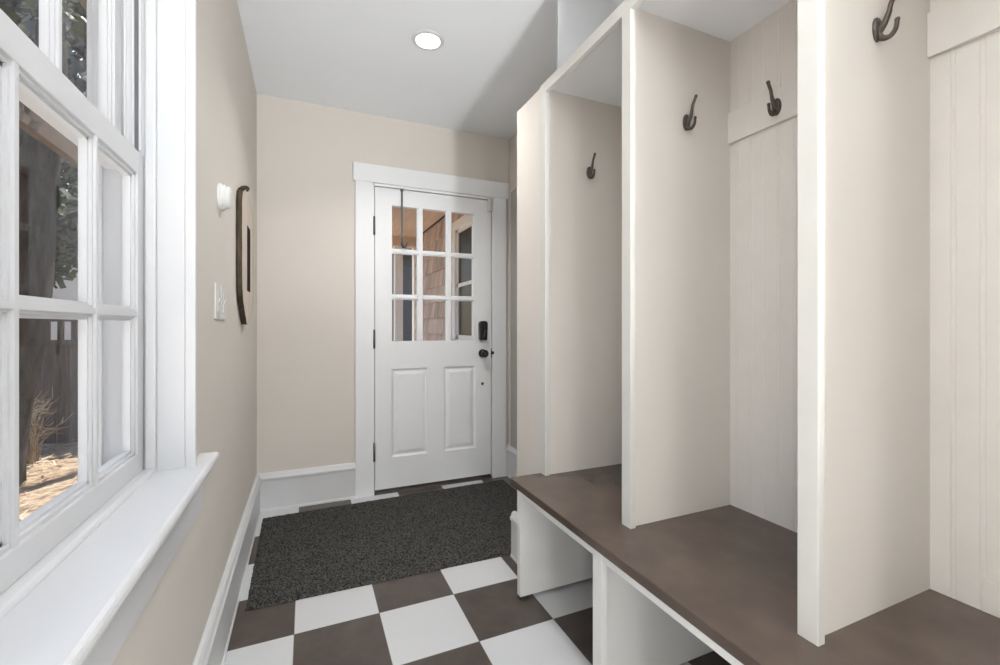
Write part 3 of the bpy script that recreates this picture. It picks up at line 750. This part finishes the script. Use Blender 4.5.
# porch beyond the back door
pc = tag(empty('porch_ceiling', (0.8, 3.2, 2.5)), 'warm wooden porch ceiling beyond the back door', 'ceiling', kind='structure')
MB().box(-0.20, 1.60, 1.415, 3.30, 2.50, 2.53).box(0.82, 1.60, 3.30, 5.2, 2.50, 2.53).build('boards', M['porchwood'], pc)
MB().box(0.82, 1.60, 5.02, 5.20, 2.36, 2.50, 0.004).build('beam', M['porchwood'], pc)
MB().box(0.80, 0.92, 3.30, 5.02, 2.36, 2.50, 0.004).build('side_beam', M['porchwood'], pc)
MB().box(-0.5, 1.60, 1.415, 3.30, 2.80, 2.90).box(0.80, 4.4, 3.30, 5.3, 2.80, 2.90).build('porch_roof', M['roofing'], pc)
box_obj('porch_bounce_deck', M['outwhite'], (-0.20, 1.60, 1.415, 5.3, -0.30, -0.05), kind='structure')  # unseen pale deck, added to bounce sunlight up into the porch
pp = tag(empty('porch_post', (1.343, 5.11, -0.05)), 'square white porch post beyond the back door', 'post')
MB().box(1.283, 1.403, 5.05, 5.17, -0.05, 2.36, 0.006).build('shaft', M['outwhite'], pp)
MB().box(1.265, 1.421, 5.032, 5.188, 2.26, 2.36, 0.004).build('capital', M['outwhite'], pp)
MB().box(1.260, 1.426, 5.027, 5.193, -0.049, 0.12, 0.004).build('base', M['outwhite'], pp)

# shingled wing: courses of separate tapered shingles in one wall skin
SX = 1.62
sw = tag(empty('wall_shingled', (SX, 3.1, GZ)), 'pinkish cedar shingle wall with white corner board beyond the back door', 'wall', kind='structure')
MB().box(SX + 0.03, 4.4, 1.60, 5.2, GZ, 2.8).build('wall_core', M['soffit'], sw)
py0, py1, pz0, pz1 = 1.75, 3.05, 0.98, 2.22          # porch window
m = MB(); z = GZ; course = 0.205; row = 0
while z < 2.5:
    y = 1.60 - (row % 2) * 0.05
    while y < 5.10:
        wd = rnd.uniform(0.09, 0.17); y1 = min(y + wd, 5.10)
        y0_ = max(y, 1.60); z1 = min(z + course + 0.02, 2.5)
        if not (y1 > py0 - 0.05 and y0_ < py1 + 0.05 and z1 > pz0 - 0.02 and z < pz1 + 0.02) and y1 - y0_ > 0.02:
            dz = rnd.uniform(-0.004, 0.004)
            m.prism([(SX + 0.03, z + dz), (SX - 0.016, z + dz), (SX + 0.016, z1), (SX + 0.03, z1)], 'y', y0_ + 0.0015, y1 - 0.0015)
        y = y1
    z += course; row += 1
m.build('shingles', M['shingle'], sw)
MB().box(SX - 0.035, SX + 0.10, 5.10, 5.25, GZ, 2.5, 0.003).build('corner_board', M['outwhite'], sw)
pw = tag(empty('window_2', (SX, 2.4, pz0)), 'dark porch window with white trim in the shingle wall', 'window', kind='structure')
m = MB()
for a in ((py0 - 0.09, py0, pz0 - 0.08, pz1 + 0.1), (py1, py1 + 0.10, pz0 - 0.08, pz1 + 0.1), (py0, py1, pz1, pz1 + 0.1), (py0 - 0.1, py1 + 0.1, pz0 - 0.06, pz0)):
    m.box(SX - 0.03, SX + 0.03, *a, 0.003)
m.build('casing', M['outwhite'], pw)
m = MB()
for a in ((py0, py0 + 0.04, pz0, pz1), (py1 - 0.04, py1, pz0, pz1), (py0, py1, pz0, pz0 + 0.05), (py0, py1, pz1 - 0.04, pz1), (py0, py1, 1.57, 1.61)):
    m.box(SX - 0.004, SX + 0.03, *a, 0.002)
m.build('sash', M['outwhite'], pw)
MB().box(SX + 0.012, SX + 0.02, py0 + 0.03, py1 - 0.03, pz0 + 0.03, pz1 - 0.03).build('pane', M['darkpane'], pw)

# blue grey neighbour
nb = tag(empty('neighbour_house', (4.0, 10.5, GZ)), 'blue grey clapboard house seen far off past the porch post', 'house')
m = MB(); z = GZ
m.box(2.03, 7.0, 9.03, 13.0, GZ, 2.9)
while z < 2.9:
    m.prism([(9.03, z), (9.0, z), (9.02, z + 0.16), (9.03, z + 0.16)], 'x', 2.0, 7.0); m.prism([(2.03, z), (2.0, z), (2.02, z + 0.16), (2.03, z + 0.16)], 'y', 9.0, 13.0); z += 0.15
m.build('walls', M['siding'], nb)
MB().box(1.98, 2.10, 8.97, 9.05, GZ, 2.9).build('corner_board', M['outwhite'], nb)
MB().prism([(8.6, 2.78), (11.0, 4.3), (13.4, 2.78), (13.4, 2.9), (11.0, 4.45), (8.6, 2.9)], 'x', 1.7, 7.3).build('roof', M['roofing'], nb)
